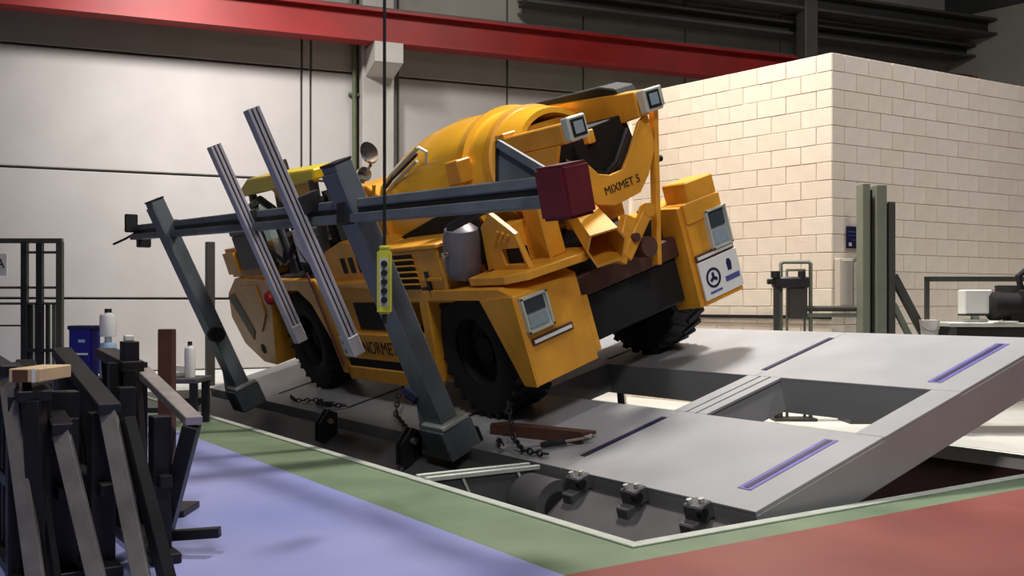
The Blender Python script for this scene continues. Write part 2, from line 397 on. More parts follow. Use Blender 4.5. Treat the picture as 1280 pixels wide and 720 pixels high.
# rear fenders
arch = [(2.66, .42), (2.66, 1.2), (2.86, 1.27), (4.15, 1.27), (4.28, 1.14), (4.46, .32), (4.37, .32), (4.1, 1.17), (3.2, 1.17), (2.84, .42)]
def fender(x0, x1, side):
    f = J('rear_fender', yellow, tk, prism(arch, 'x', x0, x1, .006))
    return f
fl = fender(-.05, .62, -1)
J('skirt_flange', yellow, fl, prism([(2.66, .42), (2.66, 1.2), (2.80, 1.2), (3.16, 1.17), (2.84, .42)], 'x', -.065, -.05))
J('step_notch', yellow, fl, box((.62, 2.66, .48), (.68, 2.95, .98), .006))
fr = fender(1.98, 2.5, 1)
J('upper_box', yellow, fr, box((2.08, 2.66, 1.27), (2.45, 2.98, 1.58), .012), box((1.98, 2.64, 1.2), (2.46, 3.3, 1.4), .012))
J('inner_panel', yellow, fr, prism([(2.68, .42), (2.68, 1.38), (3.12, 1.4), (3.2, .9), (3.0, .4)], 'x', 1.93, 1.98, .006))
def tail_lamp(par, x0, x1, z0, z1, y=2.66):
    h = J('tail_lamp', galv, par, box((x0, y-.05, z0), (x1, y, z0+.018)), box((x0, y-.05, z1-.018), (x1, y, z1)), box((x0, y-.05, z0), (x0+.018, y, z1)), box((x1-.018, y-.05, z0), (x1, y, z1)), box((x0+.01, y-.02, z0+.01), (x1-.01, y, z1-.01)))
    zm = (z0+z1)/2
    J('lens', lensd, h, box((x0+.035, y-.035, zm+.008), (x1-.035, y-.02, z1-.035), .004)); J('lens', lens, h, box((x0+.035, y-.035, z0+.035), (x1-.035, y-.02, zm-.008), .004))
tail_lamp(fl, -.02, .25, .87, 1.17); tail_lamp(fr, 2.2, 2.47, .9, 1.27)
def strip(par, x0, x1, z):
    b = J('reflector', rust, par, box((x0, 2.64, z-.032), (x1, 2.658, z+.032), .004)); J('reflector_tape', white, b, box((x0+.02, 2.634, z-.016), (x1-.02, 2.642, z+.012)))
strip(fl, 0, .44, .79); strip(fr, 1.97, 2.48, .875)
sp = J('sign_plate', white, fr, box((1.97, 2.63, .47), (2.49, 2.65, .835), .003))
rg = J('round_emblem', navy, sp, lathe([(.095, 0), (.095, .004), (.072, .004), (.072, 0)], (2.12, 2.63, .655), (0, -1, 0), 28, False, False))
for a in (90, 210, 330): J('emblem_mark', navy, sp, bar((2.12, 2.627, .655), (2.12+.05*math.cos(R(a)), 2.627, .655+.05*math.sin(R(a))), .03, .004, up=(0, 1, 0)))
J('figure_emblem', navy, sp, prism([(2.325, .66), (2.375, .66), (2.385, .735), (2.365, .77), (2.335, .77), (2.32, .735)], 'y', 2.626, 2.63)); J('blue_band', inkb, sp, box((2.27, 2.626, .565), (2.46, 2.63, .615))); J('blue_band', inkb, sp, box((2.04, 2.626, .515), (2.2, 2.63, .535)))
# rear cross member and dark hitch
J('rear_bumper', rust, tk, box((.66, 2.8, .93), (1.96, 2.95, 1.12), .015))
J('tow_hitch', black, tk, box((.7, 2.85, .5), (1.93, 3.3, .93), .02), box((.74, 2.9, 1.1), (1.9, 3.4, 1.35), .02))
# left rear service shelf, step bracket, reservoir
J('shelf', yellow, tk, prism([(.0, 3.35), (.0, 2.8), (.12, 2.62), (.62, 2.48), (.84, 2.62), (.84, 3.35)], 'z', 1.29, 1.36, .006))
br = J('ladder_bracket', yellow, tk, prism([(3.35, 1.36), (3.28, 1.75), (3.1, 1.86), (2.8, 1.66), (2.72, 1.36), (2.76, 1.36), (2.79, 1.54), (3.06, 1.54), (3.06, 1.4), (2.76, 1.4), (2.76, 1.36)], 'x', .22, .27, .004), box((.27, 3.06, 1.36), (.55, 3.3, 1.72), .01))
J('bracket_recess', black, br, box((.27, 2.78, 1.40), (.3, 3.06, 1.54)))
for k in range(3): J('rib', yellow, br, bar((.21, 3.12-.07*k, 1.60+.0*k), (.21, 3.02-.07*k, 1.70-.02*k), .015, .025))
J('chute_support', yellow, tk, box((.5, 2.78, 1.36), (.68, 3.02, 1.98), .012), prism([(2.78, 1.36), (3.3, 1.36), (3.0, 1.7)], 'x', .5, .53))
rs = J('reservoir', greyt, tk, lathe([(.05, -.26), (.13, -.24), (.165, -.16), (.17, .1), (.15, .2), (.08, .25), (.0, .26)], (.12, 3.52, 1.58), (0.12, -.25, 1), 28))
J('valve', chrome, rs, cyl((-.05, 3.5, 1.6), (-.09, 3.5, 1.6), .03, 12)); J('hose', black, rs, tube([(.12, 3.5, 1.36), (.05, 3.42, 1.3), (.1, 3.3, 1.33), (.3, 3.25, 1.36)], .025, 8))
# tool locker with louvres
tl = J('tool_locker', yellow, tk, box((-.02, 3.72, 1.14), (.55, 4.9, 1.66), .015))
J('lid', yellow, tl, box((-.05, 3.66, 1.66), (.56, 4.94, 1.70), .008))
for k in range(5): J('louvre', yellow, tl, bar((-.03, 4.18, 1.57-.06*k), (-.03, 4.82, 1.57-.06*k), .05, .014, up=(.5, 0, 1)))
J('louvre_recess', black, tl, box((-.028, 4.2, 1.28), (-.021, 4.8, 1.62)))
J('shelf_edge', yellow, tl, box((-.05, 3.74, 1.36), (-.02, 4.1, 1.39), .004))
J('latch', dark, tl, box((-.045, 4.05, 1.18), (-.02, 4.15, 1.30), .004), box((-.05, 3.98, 1.2), (-.02, 4.02, 1.45), .004))
# battery compartment and lower side panel
bt = J('battery_box', yellow, tk, box((.06, 5.0, .78), (.6, 6.4, 1.28), .015))
J('compartment', black, bt, box((.04, 5.28, .82), (.07, 5.95, 1.12)))
J('lid', yellow, bt, prism([(4.98, 1.28), (6.42, 1.28), (6.42, 1.36), (5.2, 1.38), (4.98, 1.2)], 'x', -.03, .6, .006))
lp = J('side_panel', yellow, tk, box((-.04, 4.5, .5), (.1, 6.45, .8), .01))
J('stripe', black, lp, box((-.02, 4.5, .40), (.1, 6.45, .5))); J('sill', yellow, lp, box((-.04, 4.5, .24), (.1, 6.45, .40), .01))
text('lettering', 'NORMET', .2, basis((0, -1, 0), (0, 0, 1), (-.044, 5.45, .64)), ink, lp, .002, 1.0)
J('notice_plate', white, lp, box((-.05, 6.1, .52), (-.04, 6.4, .76)))
for q in ((6.31, .69, .07, .04), (6.2, .60, .05, .05), (6.3, .58, .06, .04)): J('notice_mark', navy, lp, box((-.053, q[0]-q[2]/2, q[1]-q[3]/2), (-.05, q[0]+q[2]/2, q[1]+q[3]/2)))
# front fenders, bonnet, front end
farch = [(6.36, .3), (6.42, 1.2), (6.62, 1.42), (8.3, 1.46), (9.3, 1.5), (9.75, 1.3), (9.95, .95), (9.75, .55), (9.2, .3), (8.75, .28), (8.42, .8), (8.2, 1.15), (7.9, 1.3), (7.2, 1.3), (6.9, 1.12), (6.66, .7), (6.6, .3)]
for x0, x1 in ((-.04, .55), (1.92, 2.5)):
    ff = J('front_fender', yellow, tk, prism(farch, 'x', x0, x1, .01))
    if x0 < 0:
        J('edge_strip', maroon, ff, bar((-.052, 6.72, 1.52), (-.052, 6.5, .4), .04, .012, up=(1, 0, 0))); J('marker_lamp', redb, ff, lathe([(.09, 0), (.085, .04), (.05, .07), (0, .08)], (-.04, 8.18, 1.22), (-1, 0, 0), 20))
        J('side_vent', green, ff, prism([(9.78, 1.25), (9.5, 1.3), (9.15, .75), (9.3, .62)], 'x', -.05, -.04)); J('fender_panel', yellow, ff, prism([(9.1, 1.4), (8.55, 1.4), (8.5, 1.0), (8.85, .75)], 'x', -.06, -.04, .004))
        J('headlamp_hole', black, ff, cyl((-.05, 9.05, .5), (-.03, 9.05, .5), .07, 16))
nose = J('front_bonnet', yellow, tk, prism([(8.2, .6), (8.2, 1.75), (9.25, 1.86), (9.7, 1.8), (9.9, 1.4), (9.95, .8), (9.7, .6)], 'x', .5, 2.0, .03))
J('bonnet_corner', yellow, nose, box((.0, 9.1, 1.5), (.5, 9.62, 1.9), .05, seg=2)); J('front_panel', yellow, nose, box((.02, 8.3, 1.44), (.5, 9.1, 1.62), .02))
J('grille', black, nose, box((.8, 9.9, .9), (1.7, 9.97, 1.4)))
# cab with canopy roof
cab = J('cab_floor', dark, tk, box((.05, 6.45, 1.36), (.95, 8.4, 1.46), .01))
rf = J('cab_roof', roofy, tk, prism([(6.05, 2.50), (6.0, 2.62), (8.0, 2.72), (8.35, 2.62), (8.3, 2.52)], 'x', .08, .5, .02))
J('roof_lamp', dark, rf, box((.2, 7.15, 2.69), (.32, 7.27, 2.82), .01))
J('visor', yellow, rf, prism([(6.95, 2.53), (6.9, 2.3), (7.05, 2.28), (7.3, 2.53)], 'x', .08, .14))
J('roof_side_panel', yellow, rf, prism([(6.08, 2.52), (6.2, 2.36), (7.2, 2.36), (7.3, 2.52)], 'x', .1, .16, .004))
for x, y0, y1 in ((.12, 6.15, 6.5), (.46, 6.15, 6.5), (.12, 8.05, 8.45), (.46, 8.05, 8.45), (.12, 7.0, 7.1)):
    J('pillar', dark, cab, bar((x, y0, 2.52), (x, y1, 1.4), .07, .1))
J('window_arch', dark, cab, tube([(.1, 8.42, 1.5), (.1, 8.4, 2.1), (.1, 8.2, 2.38), (.1, 7.8, 2.44), (.1, 7.5, 2.3), (.1, 7.42, 1.5)], .05, 10))
J('window', glass, cab, prism([(7.48, 1.6), (8.36, 1.6), (8.34, 2.08), (8.15, 2.32), (7.8, 2.38), (7.52, 2.26)], 'x', .09, .10))
st = J('seat', black, cab, box((.35, 6.7, 1.46), (.95, 7.25, 1.78), .05, seg=2), box((.35, 6.55, 1.7), (.95, 6.72, 2.35), .05, seg=2))
J('console', dark, cab, box((.3, 7.7, 1.46), (.9, 8.2, 1.95), .04)); J('steering_wheel', black, cab, tube([(.65+.2*math.cos(a), 7.5-.09*math.sin(a), 1.98+.18*math.sin(a)) for a in [2*math.pi*k/20 for k in range(21)]], .018, 8))
J('side_guard', dark, cab, box((.02, 8.0, 1.5), (.1, 9.05, 2.05), .01), box((.02, 8.3, 2.05), (.1, 9.1, 2.35), .02))
J('document_holder', white, cab, box((.03, 6.75, 1.62), (.06, 7.0, 2.0), .005, rot=(6, 0, 0)))
J('hoses', dark, cab, tube([(.05, 7.3, 1.5), (.02, 7.2, 1.75), (.06, 7.05, 1.9), (.05, 6.8, 1.6)], .03, 8), tube([(.05, 7.9, 1.5), (.0, 7.7, 1.8), (.05, 7.5, 1.62), (.05, 7.2, 1.7)], .028, 8))
# engine cover behind the cab
en = J('engine_cover', yellow, tk, prism([(5.1, 1.3), (5.05, 1.7), (5.3, 1.75), (5.9, 1.8), (6.4, 1.7), (6.45, 1.3)], 'x', .08, .9, .012), prism([(5.35, 1.7), (5.3, 2.15), (5.55, 2.3), (6.1, 2.32), (6.3, 1.75)], 'x', .4, 1.0, .012))
for k in range(3): J('louvre', black, en, box((.07, 5.5+.2*k, 1.45), (.082, 5.6+.2*k, 1.62)))
J('guard_pipe', yellow, en, tube([(.38, 5.7, 2.32), (.38, 5.45, 2.1), (.38, 5.3, 2.3)], .02, 8))
# mirror
mr = J('mirror', chrome, tk, lathe([(.0, -.02), (.10, -.02), (.115, 0), (.10, .02), (0, .02)], (.28, 5.0, 2.62), (.3, -1, .1), 24))
J('mirror_arm', chrome, mr, tube([(.28, 5.05, 2.5), (.28, 5.2, 2.44), (.3, 5.35, 2.35)], .018, 8)); J('work_lamp', chrome, mr, lathe([(.04, 0), (.075, .05), (.075, .1), (0, .1)], (.28, 5.33, 2.42), (0, -1, .1), 18))
# mixer drum
AX = Vector((0, -math.cos(R(9)), math.sin(R(9)))); DO = Vector((1.25, 5.0, 1.83))
drum = J('mixer_drum', drumy, tk, lathe([(.0, -2.05), (.26, -2.05), (.34, -1.95), (.62, -1.2), (.76, -.62), (.81, -.25), (.82, .1), (.79, .5), (.70, .95), (.61, 1.32), (.56, 1.55), (.5, 1.72), (.47, 1.78), (.42, 1.78), (.42, 1.2)], DO, AX, 64, caps=False))
J('drum_ring', drumy, drum, lathe([(.66, 1.02), (.705, 1.03), (.70, 1.15), (.64, 1.16)], DO, AX, 64, caps=False))
J('drum_band', yellow, drum, lathe([(.59, 1.40), (.615, 1.41), (.60, 1.48), (.57, 1.49)], DO, AX, 64, caps=False))
J('drum_black_plate', black, tk, prism([(5.6, 1.62), (4.35, 1.86), (3.62, 1.92), (3.55, 1.38), (5.6, 1.38)], 'x', .40, .44, .004), box((.44, 3.6, 1.0), (2.0, 6.3, 1.4)))  # black plate over the lower drum side, black box beneath
hd = J('hand_rail', galv, tk, tube([(.55, 5.88, 2.08), (.55, 5.2, 2.34), (.55, 4.5, 2.54)], .02, 8), tube([(.55, 5.86, 2.0), (.55, 5.2, 2.25), (.55, 4.6, 2.42)], .018, 8), tube([(.55, 4.5, 2.54), (.6, 4.46, 2.48), (.62, 4.6, 2.3)], .016, 8)); J('rail_stripe', black, hd, tube([(.54, 5.87, 2.04), (.54, 5.2, 2.295), (.54, 4.55, 2.48)], .016, 8))
J('drum_lug', yellow, drum, box((.5, 3.82, 2.12), (.66, 4.05, 2.34), .012))
# rear frame arms with work lamps, hopper, rear plate, chute
la = J('hopper_arm', yellow, tk, box((.76, 2.52, 2.25), (.94, 3.5, 2.42), .012), prism([(2.6, 2.25), (3.5, 2.25), (3.45, 1.75), (2.95, 1.7)], 'x', .74, .78, .004))
ra = J('hopper_arm', yellow, tk, prism([(2.5, 2.28), (2.5, 2.5), (3.9, 2.6), (3.9, 2.30), (3.2, 2.22)], 'x', 1.6, 1.74, .01))
J('cross_tube', yellow, tk, box((.76, 3.36, 2.3), (1.74, 3.5, 2.46), .01))
def work_lamp(par, x, z, y):
    h = J('work_lamp', galv, par, box((x-.10, y, z-.1), (x+.10, y+.1, z+.1), .012)); J('lamp_gasket', black, h, box((x-.075, y-.006, z-.075), (x+.075, y, z+.075), .003)); J('lens', lens, h, box((x-.05, y-.012, z-.05), (x+.05, y-.006, z+.05), .003))
work_lamp(la, .86, 2.36, 2.42); work_lamp(ra, 1.7, 2.40, 2.38)
J('lamp_bracket', galv, ra, box((1.8, 2.42, 2.32), (1.86, 2.5, 2.5), .01))
hp = J('hopper', black, tk, prism([(.8, 2.3), (1.66, 2.34), (1.72, 2.0), (1.45, 1.7), (1.1, 1.66), (.8, 1.95)], 'y', 2.75, 3.3, .01))
J('hopper_hinge', yellow, hp, box((1.14, 2.68, 2.18), (1.22, 2.76, 2.3), .01)); J('hopper_lip', dark, hp, tube([(.85, 2.72, 2.1), (1.1, 2.72, 1.95), (1.25, 2.72, 1.88), (1.4, 2.72, 1.95), (1.62, 2.72, 2.2)], .03, 10))
J('hopper_lid', black, tk, prism([(2.72, 2.5), (2.76, 2.57), (2.95, 2.62), (3.95, 2.64), (3.95, 2.56)], 'x', 1.62, 1.86, .012))
pl = J('rear_plate', yellow, tk, prism([(.77, 2.08), (.90, 2.08), (1.02, 1.93), (1.14, 1.89), (1.3, 1.90), (1.42, 2.02), (1.60, 2.24), (1.72, 2.3), (1.72, 2.0), (1.56, 1.78), (1.42, 1.66), (1.12, 1.63), (.95, 1.68), (.84, 1.78)], 'y', 2.52, 2.56, .004))
text('lettering', 'MIXMET 5', .10, basis((1, 0, .04), (-.04, 0, 1), (1.24, 2.517, 1.775)), ink, pl, .002, .95)
rq = J('rear_post', yellow, tk, bar((1.42, 2.55, 1.0), (1.83, 2.55, 2.32), .05, .08, .006, up=(0, 1, 0))); J('post_bolt', black, rq, cyl((1.72, 2.55, 1.88), (1.77, 2.55, 1.88), .03, 10))
# discharge chute: a short six-sided spout that opens backwards and down
def spout(outer, t):
    def f(bm):
        s = bmesh.new(); A = Vector((.98, 2.85, 1.62)); Bv = Vector((.72, 2.30, 1.36)); d = (Bv-A).normalized()
        x = Vector((0.9, -.43, 0)).normalized(); x = (x-d*x.dot(d)).normalized(); z = d.cross(x); z = z if z.z > 0 else -z
        sec = [(-.17, .02), (-.12, .16), (.12, .16), (.18, .04), (.13, -.15), (-.1, -.16)]
        rings = []
        for k, (P, sc) in enumerate(((A, .8), (Bv, 1.0), (Bv, .9), (A, .7))):
            rings.append([s.verts.new(P+x*a*sc+z*b*sc) for a, b in sec])
        for i in range(3):
            for k in range(6): s.faces.new((rings[i][k], rings[i][(k+1) % 6], rings[i+1][(k+1) % 6], rings[i+1][k]))
        s.faces.new(rings[3]); bmesh.ops.recalc_face_normals(s, faces=s.faces); _add(bm, s)
    return f
ch = J('discharge_chute', yellow, tk, spout(1, 0))
J('chute_mount', yellow, ch, box((.9, 2.7, 1.5), (1.35, 3.0, 1.66), .012)); J('chute_arm', yellow, ch, bar((1.05, 2.5, 1.18), (1.42, 2.5, 1.5), .07, .11, .01), cyl((1.42, 2.46, 1.5), (1.42, 2.54, 1.5), .06, 16), bar((.98, 2.52, 1.16), (1.22, 2.52, 1.5), .09, .13, .01))
J('chute_pivot', rust, ch, cyl((1.3, 2.44, 1.2), (1.3, 2.6, 1.2), .09, 18), cyl((1.18, 2.5, 1.32), (1.18, 2.43, 1.32), .04, 12))

# ------------------------------------------------------------------ restraint posts, rail and rods on the low side
LE = R(25)
def post(label, x, y, L, wd):
    p = thing('restraint_post', label, 'post', (x, y, 0), (0, -LE, 0), 'leaning restraint posts of the tilt deck')
    J('shaft', postg, p, box((-.08, -wd/2, 0), (.08, wd/2, L), .008))
    J('flange', postg, p, box((-.095, -wd/2-.015, .3), (-.08, wd/2+.015, L-.06), .004)); J('cap', dark, p, box((-.085, -wd/2-.005, L), (.085, wd/2+.005, L+.02), .004))
    J('foot', postg, p, box((-.16, -wd/2-.07, -.02), (.16, wd/2+.07, .26), .012)); J('foot_cap', galv, p, box((-.14, -wd/2-.08, .26), (.14, wd/2+.08, .3), .008))
    J('gusset', postg, p, prism([(-.16, .26), (.16, .26), (.055, .62), (-.055, .62)], 'y', wd/2+.01, wd/2+.025))
    return p
pB = post('nearer grey leaning restraint post beside the rear wheel', 1.0, 3.5, 2.62, .27)
J('ratchet', navy, pB, tube([(-.08, .12, .52), (-.1, .2, .6), (-.06, .27, .55), (-.02, .2, .48)], .06, 10))
J('adjuster', black, pB, box((.12, -.19, .0), (.2, -.06, .14), .01))
pA = post('farther grey leaning restraint post beyond the cab', .82, 8.2, 2.72, .26)
J('clamp_knob', black, pA, cyl((-.06, -.12, 1.0), (-.06, -.26, 1.0), .09, 14))
RS, RE = Vector((-.176, 9.8, 2.192)), Vector((.12, .85, 1.92))
rdir = (RE-RS).normalized()
rl = thing('safety_rail', 'grey twin-tube safety rail carried by both leaning posts with a red end cushion', 'rail')
off = Vector((.02, 0, .06))
J('rail_tube', postg, rl, bar(RS+off, RE+off, .09, .075, .01)); J('rail_tube', postg, rl, bar(RS-off, RE-off, .09, .075, .01))
J('rail_web', dark, rl, bar(RS, RE, .03, .06))
def on_rail(y): return RS+rdir*((y-RS.y)/rdir.y)
for y in (8.2, 3.5):
    c = on_rail(y); J('clamp', dark, rl, box(c+Vector((-.10, -.09, -.11)), c+Vector((.06, .09, .11)), .01))
c = on_rail(9.72)
J('end_plate', dark, rl, box(c+Vector((-.14, .0, -.0)), c+Vector((.02, .06, .24)), .012), box(c+Vector((-.02, -.2, -.2)), c+Vector((.14, -.06, .06)), .012))
J('handle', dark, rl, tube([c, c+Vector((-.1, .22, -.08)), c+Vector((-.2, .4, -.14))], .016, 8))
e = on_rail(.98)
cu = J('end_cushion', maroon, rl, box((-.12, -.125, -.16), (.12, .125, .16), .02, seg=2)); cu.matrix_local = Matrix.Translation(on_rail(.78)+Vector((.02, 0, .0))) @ Euler((0, -R(14), R(8))).to_matrix().to_4x4()
g0 = on_rail(1.45)
J('gusset', postg, rl, prism([(1.50, g0.z+.06), (1.50, g0.z+.36), (1.46, g0.z+.36), (.98, g0.z+.12), (.98, g0.z+.06)], 'x', g0.x+.04, g0.x+.06)); J('gusset_rib', dark, rl, bar((g0.x+.035, 1.5, g0.z+.06), (g0.x+.035, 1.5, g0.z+.37), .02, .02)); J('gusset_brace', postg, rl, bar((g0.x+.03, 1.48, g0.z+.35), (g0.x+.03, .98, g0.z+.12), .03, .05))
J('strut', dark, rl, bar(on_rail(1.55)+Vector((0, 0, -.06)), on_rail(2.25)+Vector((.14, 0, -.17)), .05, .05, .005))
def rod(label, y, x0, z0, L, flag):
    r = thing('sliding_rod', label, 'rod', (x0, y, z0), (0, -LE, 0), 'aluminium rods clamped to the safety rail')
    for dx in (-.042, 0, .042): J('profile', alu, r, box((dx-.0135, -.06, 0), (dx+.0135, .06, L), .004))
    J('core', dark, r, box((-.05, -.04, .01), (.05, .04, L-.006)))
    J('end_shoe', alu, r, box((-.055, -.07, -.06), (.05, .07, .12), .006))
    J('rod_clamp', dark, r, box((.04, -.07, (2.06-z0)/math.cos(LE)-.08), (.24 if flag else .11, .07, (2.06-z0)/math.cos(LE)+.08), .006))
    return r
rod('farther shorter aluminium rod clamped upright to the safety rail', 5.55, .40, .93, 2.02, 0)
r2 = rod('nearer taller aluminium rod clamped upright to the safety rail', 4.15, .36, .86, 2.22, 1)

# ------------------------------------------------------------------ tie-down gear on the deck
def D2W(x, y, z): return DC+Matrix.Rotation(-TD, 3, 'Y') @ Vector((x, y, z))
fb = J('flat_bar', rust, None, bar(D2W(.38, 3.3, .06), D2W(.5, 2.15, .06), .16, .03, .005), bar(D2W(.30, 3.3, .04), D2W(.42, 2.15, .04), .02, .08)); tag(fb, 'rust brown flat bar lying on the deck behind the rear wheel', 'bar')
def turnbuckle(label, a, b):
    a, b = D2W(*a), D2W(*b); t = thing('turnbuckle', label, 'turnbuckle', a, group='lashing gear on the deck'); L = b-a
    J('body', dark, t, tube([L*.3, L*.7], .025, 8)); J('rod', bare, t, tube([(0, 0, 0), L*.32], .011, 8)); J('rod', bare, t, tube([L*.68, L], .011, 8))
    J('hook', bare, t, tube([L, L*1.06+Vector((.03, 0, .02)), L*1.1, L*1.05+Vector((-.03, 0, .01))], .012, 8)); return t
turnbuckle('dark turnbuckle lying beside the rust brown flat bar', (.12, 2.55, .03), (.42, 2.12, .05))
turnbuckle('dark turnbuckle on the deck edge behind the nearer post', (.2, 3.05, .03), (.05, 2.75, .03))
turnbuckle('dark turnbuckle by the front wheel', (.25, 6.2, .04), (.05, 6.9, .05))
def chain(label, pts, n, r=.022):
    P = [D2W(*p) for p in pts]; seg = []; tot = sum((P[i+1]-P[i]).length for i in range(len(P)-1))
    def at(s):
        for i in range(len(P)-1):
            l = (P[i+1]-P[i]).length
            if s <= l: return P[i]+(P[i+1]-P[i])*(s/l), (P[i+1]-P[i]).normalized()
            s -= l
        return P[-1], (P[-1]-P[-2]).normalized()
    c = thing('lashing_chain', label, 'chain', P[0], group='lashing chains on the deck')
    for k in range(n):
        q, d = at(tot*(k+.5)/n); q = q-P[0]; s = d.cross(Vector((0, 0, 1))).normalized() if k % 2 else Vector((0, 0, 1)); h = tot/n*.66
        J('link', dark, c, tube([q+d*h*math.cos(a)+s*r*math.sin(a) for a in [2*math.pi*i/8 for i in range(9)]], .008, 5))
    return c
chain('dark lashing chain from the rear wheel to the deck edge', [(.35, 3.0, .30), (.2, 2.8, .06), (.08, 2.5, .03), (.1, 2.2, .03)], 16)
chain('dark lashing chain heaped beside the front wheel', [(.15, 7.6, .05), (.05, 7.2, .06), (.2, 6.8, .05), (.06, 6.4, .08), (.2, 6.1, .04)], 22)
chain('dark lashing chain hanging below the side panel', [(.45, 5.2, .22), (.2, 4.9, .06), (.04, 4.4, .03), (.0, 4.2, -.12)], 16)
for k, (y, lab) in enumerate(((4.05, 'dark steel anchor lug on the hinge beam near the nearer post'), (5.9, 'dark steel anchor lug on the hinge beam below the side panel'))):
    a = thing('anchor_lug', lab, 'lug', (DC.x-.2, y, -.2), group='anchor lugs on the hinge beam')
    J('plate', dark, a, prism([(-.08, 0), (.12, 0), (.12, .3), (.02, .34), (-.08, .2)], 'y', -.05, -.02)); J('plate', dark, a, prism([(-.08, 0), (.12, 0), (.12, .3), (.02, .34), (-.08, .2)], 'y', .05, .08)); J('pin', bare, a, cyl((.03, -.09, .22), (.03, .12, .22), .03, 12))

# ------------------------------------------------------------------ hanging crane pendant
pn = thing('crane_pendant', 'yellow push-button crane pendant hanging on a black cable in front of the truck', 'controller', G(-.765, 6.0, 1.19), (0, 0, -YAW))
J('housing', pend, pn, box((-.042, -.035, .0), (.042, .035, .385), .012, seg=2), box((-.03, -.03, .385), (.03, .03, .41), .008))
J('face_plate', galv, pn, box((-.026, -.038, .05), (.026, -.034, .335)))
for k in range(5): J('button', black, pn, lathe([(.019, 0), (.019, .018), (.015, .022), (0, .022)], (.004, -.038, .30-.054*k), (0, -1, 0), 14))
J('cable', black, pn, tube([(0, 0, .41), (0, 0, 9.2)], .010, 8)); J('plug', black, pn, cyl((0, 0, -.06), (0, 0, 0), .014, 10))

# ------------------------------------------------------------------ foreground: blackened steel trestles on the blue floor
def trestle2(label, near, far_z, leg_foot, L=1.08, pale=True, posts=(), extra=(), rail=(.085, .05), railm=None, legw=.075):
    """near: (r, f, z) of the near rail end; the rail runs back along the pit and rises"""
    n = G(*near); o = Vector((n.x, n.y, 0))
    t = thing('steel_trestle', label, 'trestle', o, group='steel trestles stacked in the left foreground')
    far = Vector((0, L, far_z)); nz = Vector((0, 0, near[2]))
    J('rail', railm or trestle, t, bar(nz+Vector((0, -.04, .0)), far+Vector((0, .06, 0)), rail[0], rail[1], .004))
    lf = G(*leg_foot)-o
    J('leg', legst if pale else trestle, t, bar(nz+Vector((0, -.01, -.02)), lf, .035 if pale else .085, legw, .003, up=(.83, -.56, 0)))
    J('leg', trestle, t, bar(far+Vector((0, 0, -.02)), lf+Vector((0, L, 0)), .05, .07, .003, up=(.83, -.56, 0)))
    for x, y, zt, wd in posts: J('post', trestle, t, box((x-wd/2, y-.05, 0), (x+wd/2, y+.05, zt), .004))
    xs = [p[0] for p in posts] or [0]
    J('foot', trestle, t, box((min(xs)-.06, -.05, 0), (max(xs)+.06, L+.05, .05), .005))
    J('stretcher', trestle, t, box((xs[0]-.03, 0, .36), (xs[0]+.03, L, .42), .004))
    for p, q, wd in extra: J('brace', trestle, t, bar(G(*p)-o, G(*q)-o, wd, wd, .003))
    return t
trestle2('blackened trestle with a bright sloping top rail and a bar foot pointing right', (-1.57, 4.9, .68), .90, (-1.77, 5.02, 0), 1.07, False,
    ((-.12, .12, .70, .09), (-.14, .75, .80, .09)), (((-1.74, 5.0, .09), (-1.46, 5.0, .11), .05), ((-1.74, 5.05, .62), (-1.86, 5.2, .1), .07)), (.085, .045), bare)
trestle2('blackened trestle with a pale leaning flat leg beside the bright railed one', (-1.86, 4.6, .77), .985, (-1.60, 4.35, 0), 1.1, True,
    ((.0, .14, .74, .11), (-.16, .24, .84, .15), (-.02, .85, .93, .1)), (((-1.78, 4.62, .72), (-1.52, 4.42, .02), .06),), (.10, .05), dark)
trestle2('broad black upright trestle with a pale leg on its left side', (-2.03, 4.5, .69), .93, (-1.76, 4.28, 0), 1.0, True,
    ((.02, .16, .72, .16), (-.1, .1, .86, .14), (.0, .8, .9, .12)), (), (.09, .05))
trestle2('wide dark plate trestle carrying the wooden block', (-2.13, 4.45, .84), .92, (-2.06, 4.4, 0), .9, False,
    ((-.02, .1, .84, .15), (.02, .72, .88, .12)), (), (.14, .05))
trestle2('leftmost trestle with two pale leaning flat legs', (-2.27, 4.5, .95), .99, (-2.04, 4.3, 0), .9, True,
    ((-.2, .3, .8, .08), (-.2, .8, .93, .08)), (((-2.2, 4.52, .93), (-1.98, 4.36, .03), .03),), (.07, .05))
trestle2('short dark trestle standing behind the broad black one', (-2.13, 5.6, .90), .95, (-2.05, 5.55, 0), .6, False,
    ((.0, .05, 1.04, .085), (.0, .1, .92, .2), (-.26, .1, .84, .24)), (), (.12, .06))
J('cap', white, bpy.data.objects['steel_trestle.005'], box((-.03, .02, 1.04), (.02, .07, 1.075), .006))
tall = thing('steel_post', 'tall brown upright steel post standing behind the bright railed trestle', 'post', G(-2.07, 6.0), (0, 0, -YAW))
J('shaft', rust, tall, box((-.042, -.042, .04), (.042, .042, 1.10), .004)); J('base_plate', trestle, tall, box((-.15, -.15, 0), (.15, .15, .04), .004))
wbk = thing('wooden_block', 'pale wooden block with brown end lying on the wide dark trestle', 'block', G(-2.14, 4.42, .905), (0, 0, -YAW))
J('body', wood, wbk, box((-.075, -.02, 0), (.06, .3, .06), .004)); J('end_cap', brown, wbk, box((-.055, -.03, .0), (.01, -.02, .056), .002)); J('cheek', white, wbk, box((.03, -.028, 0), (.045, -.02, .06)))

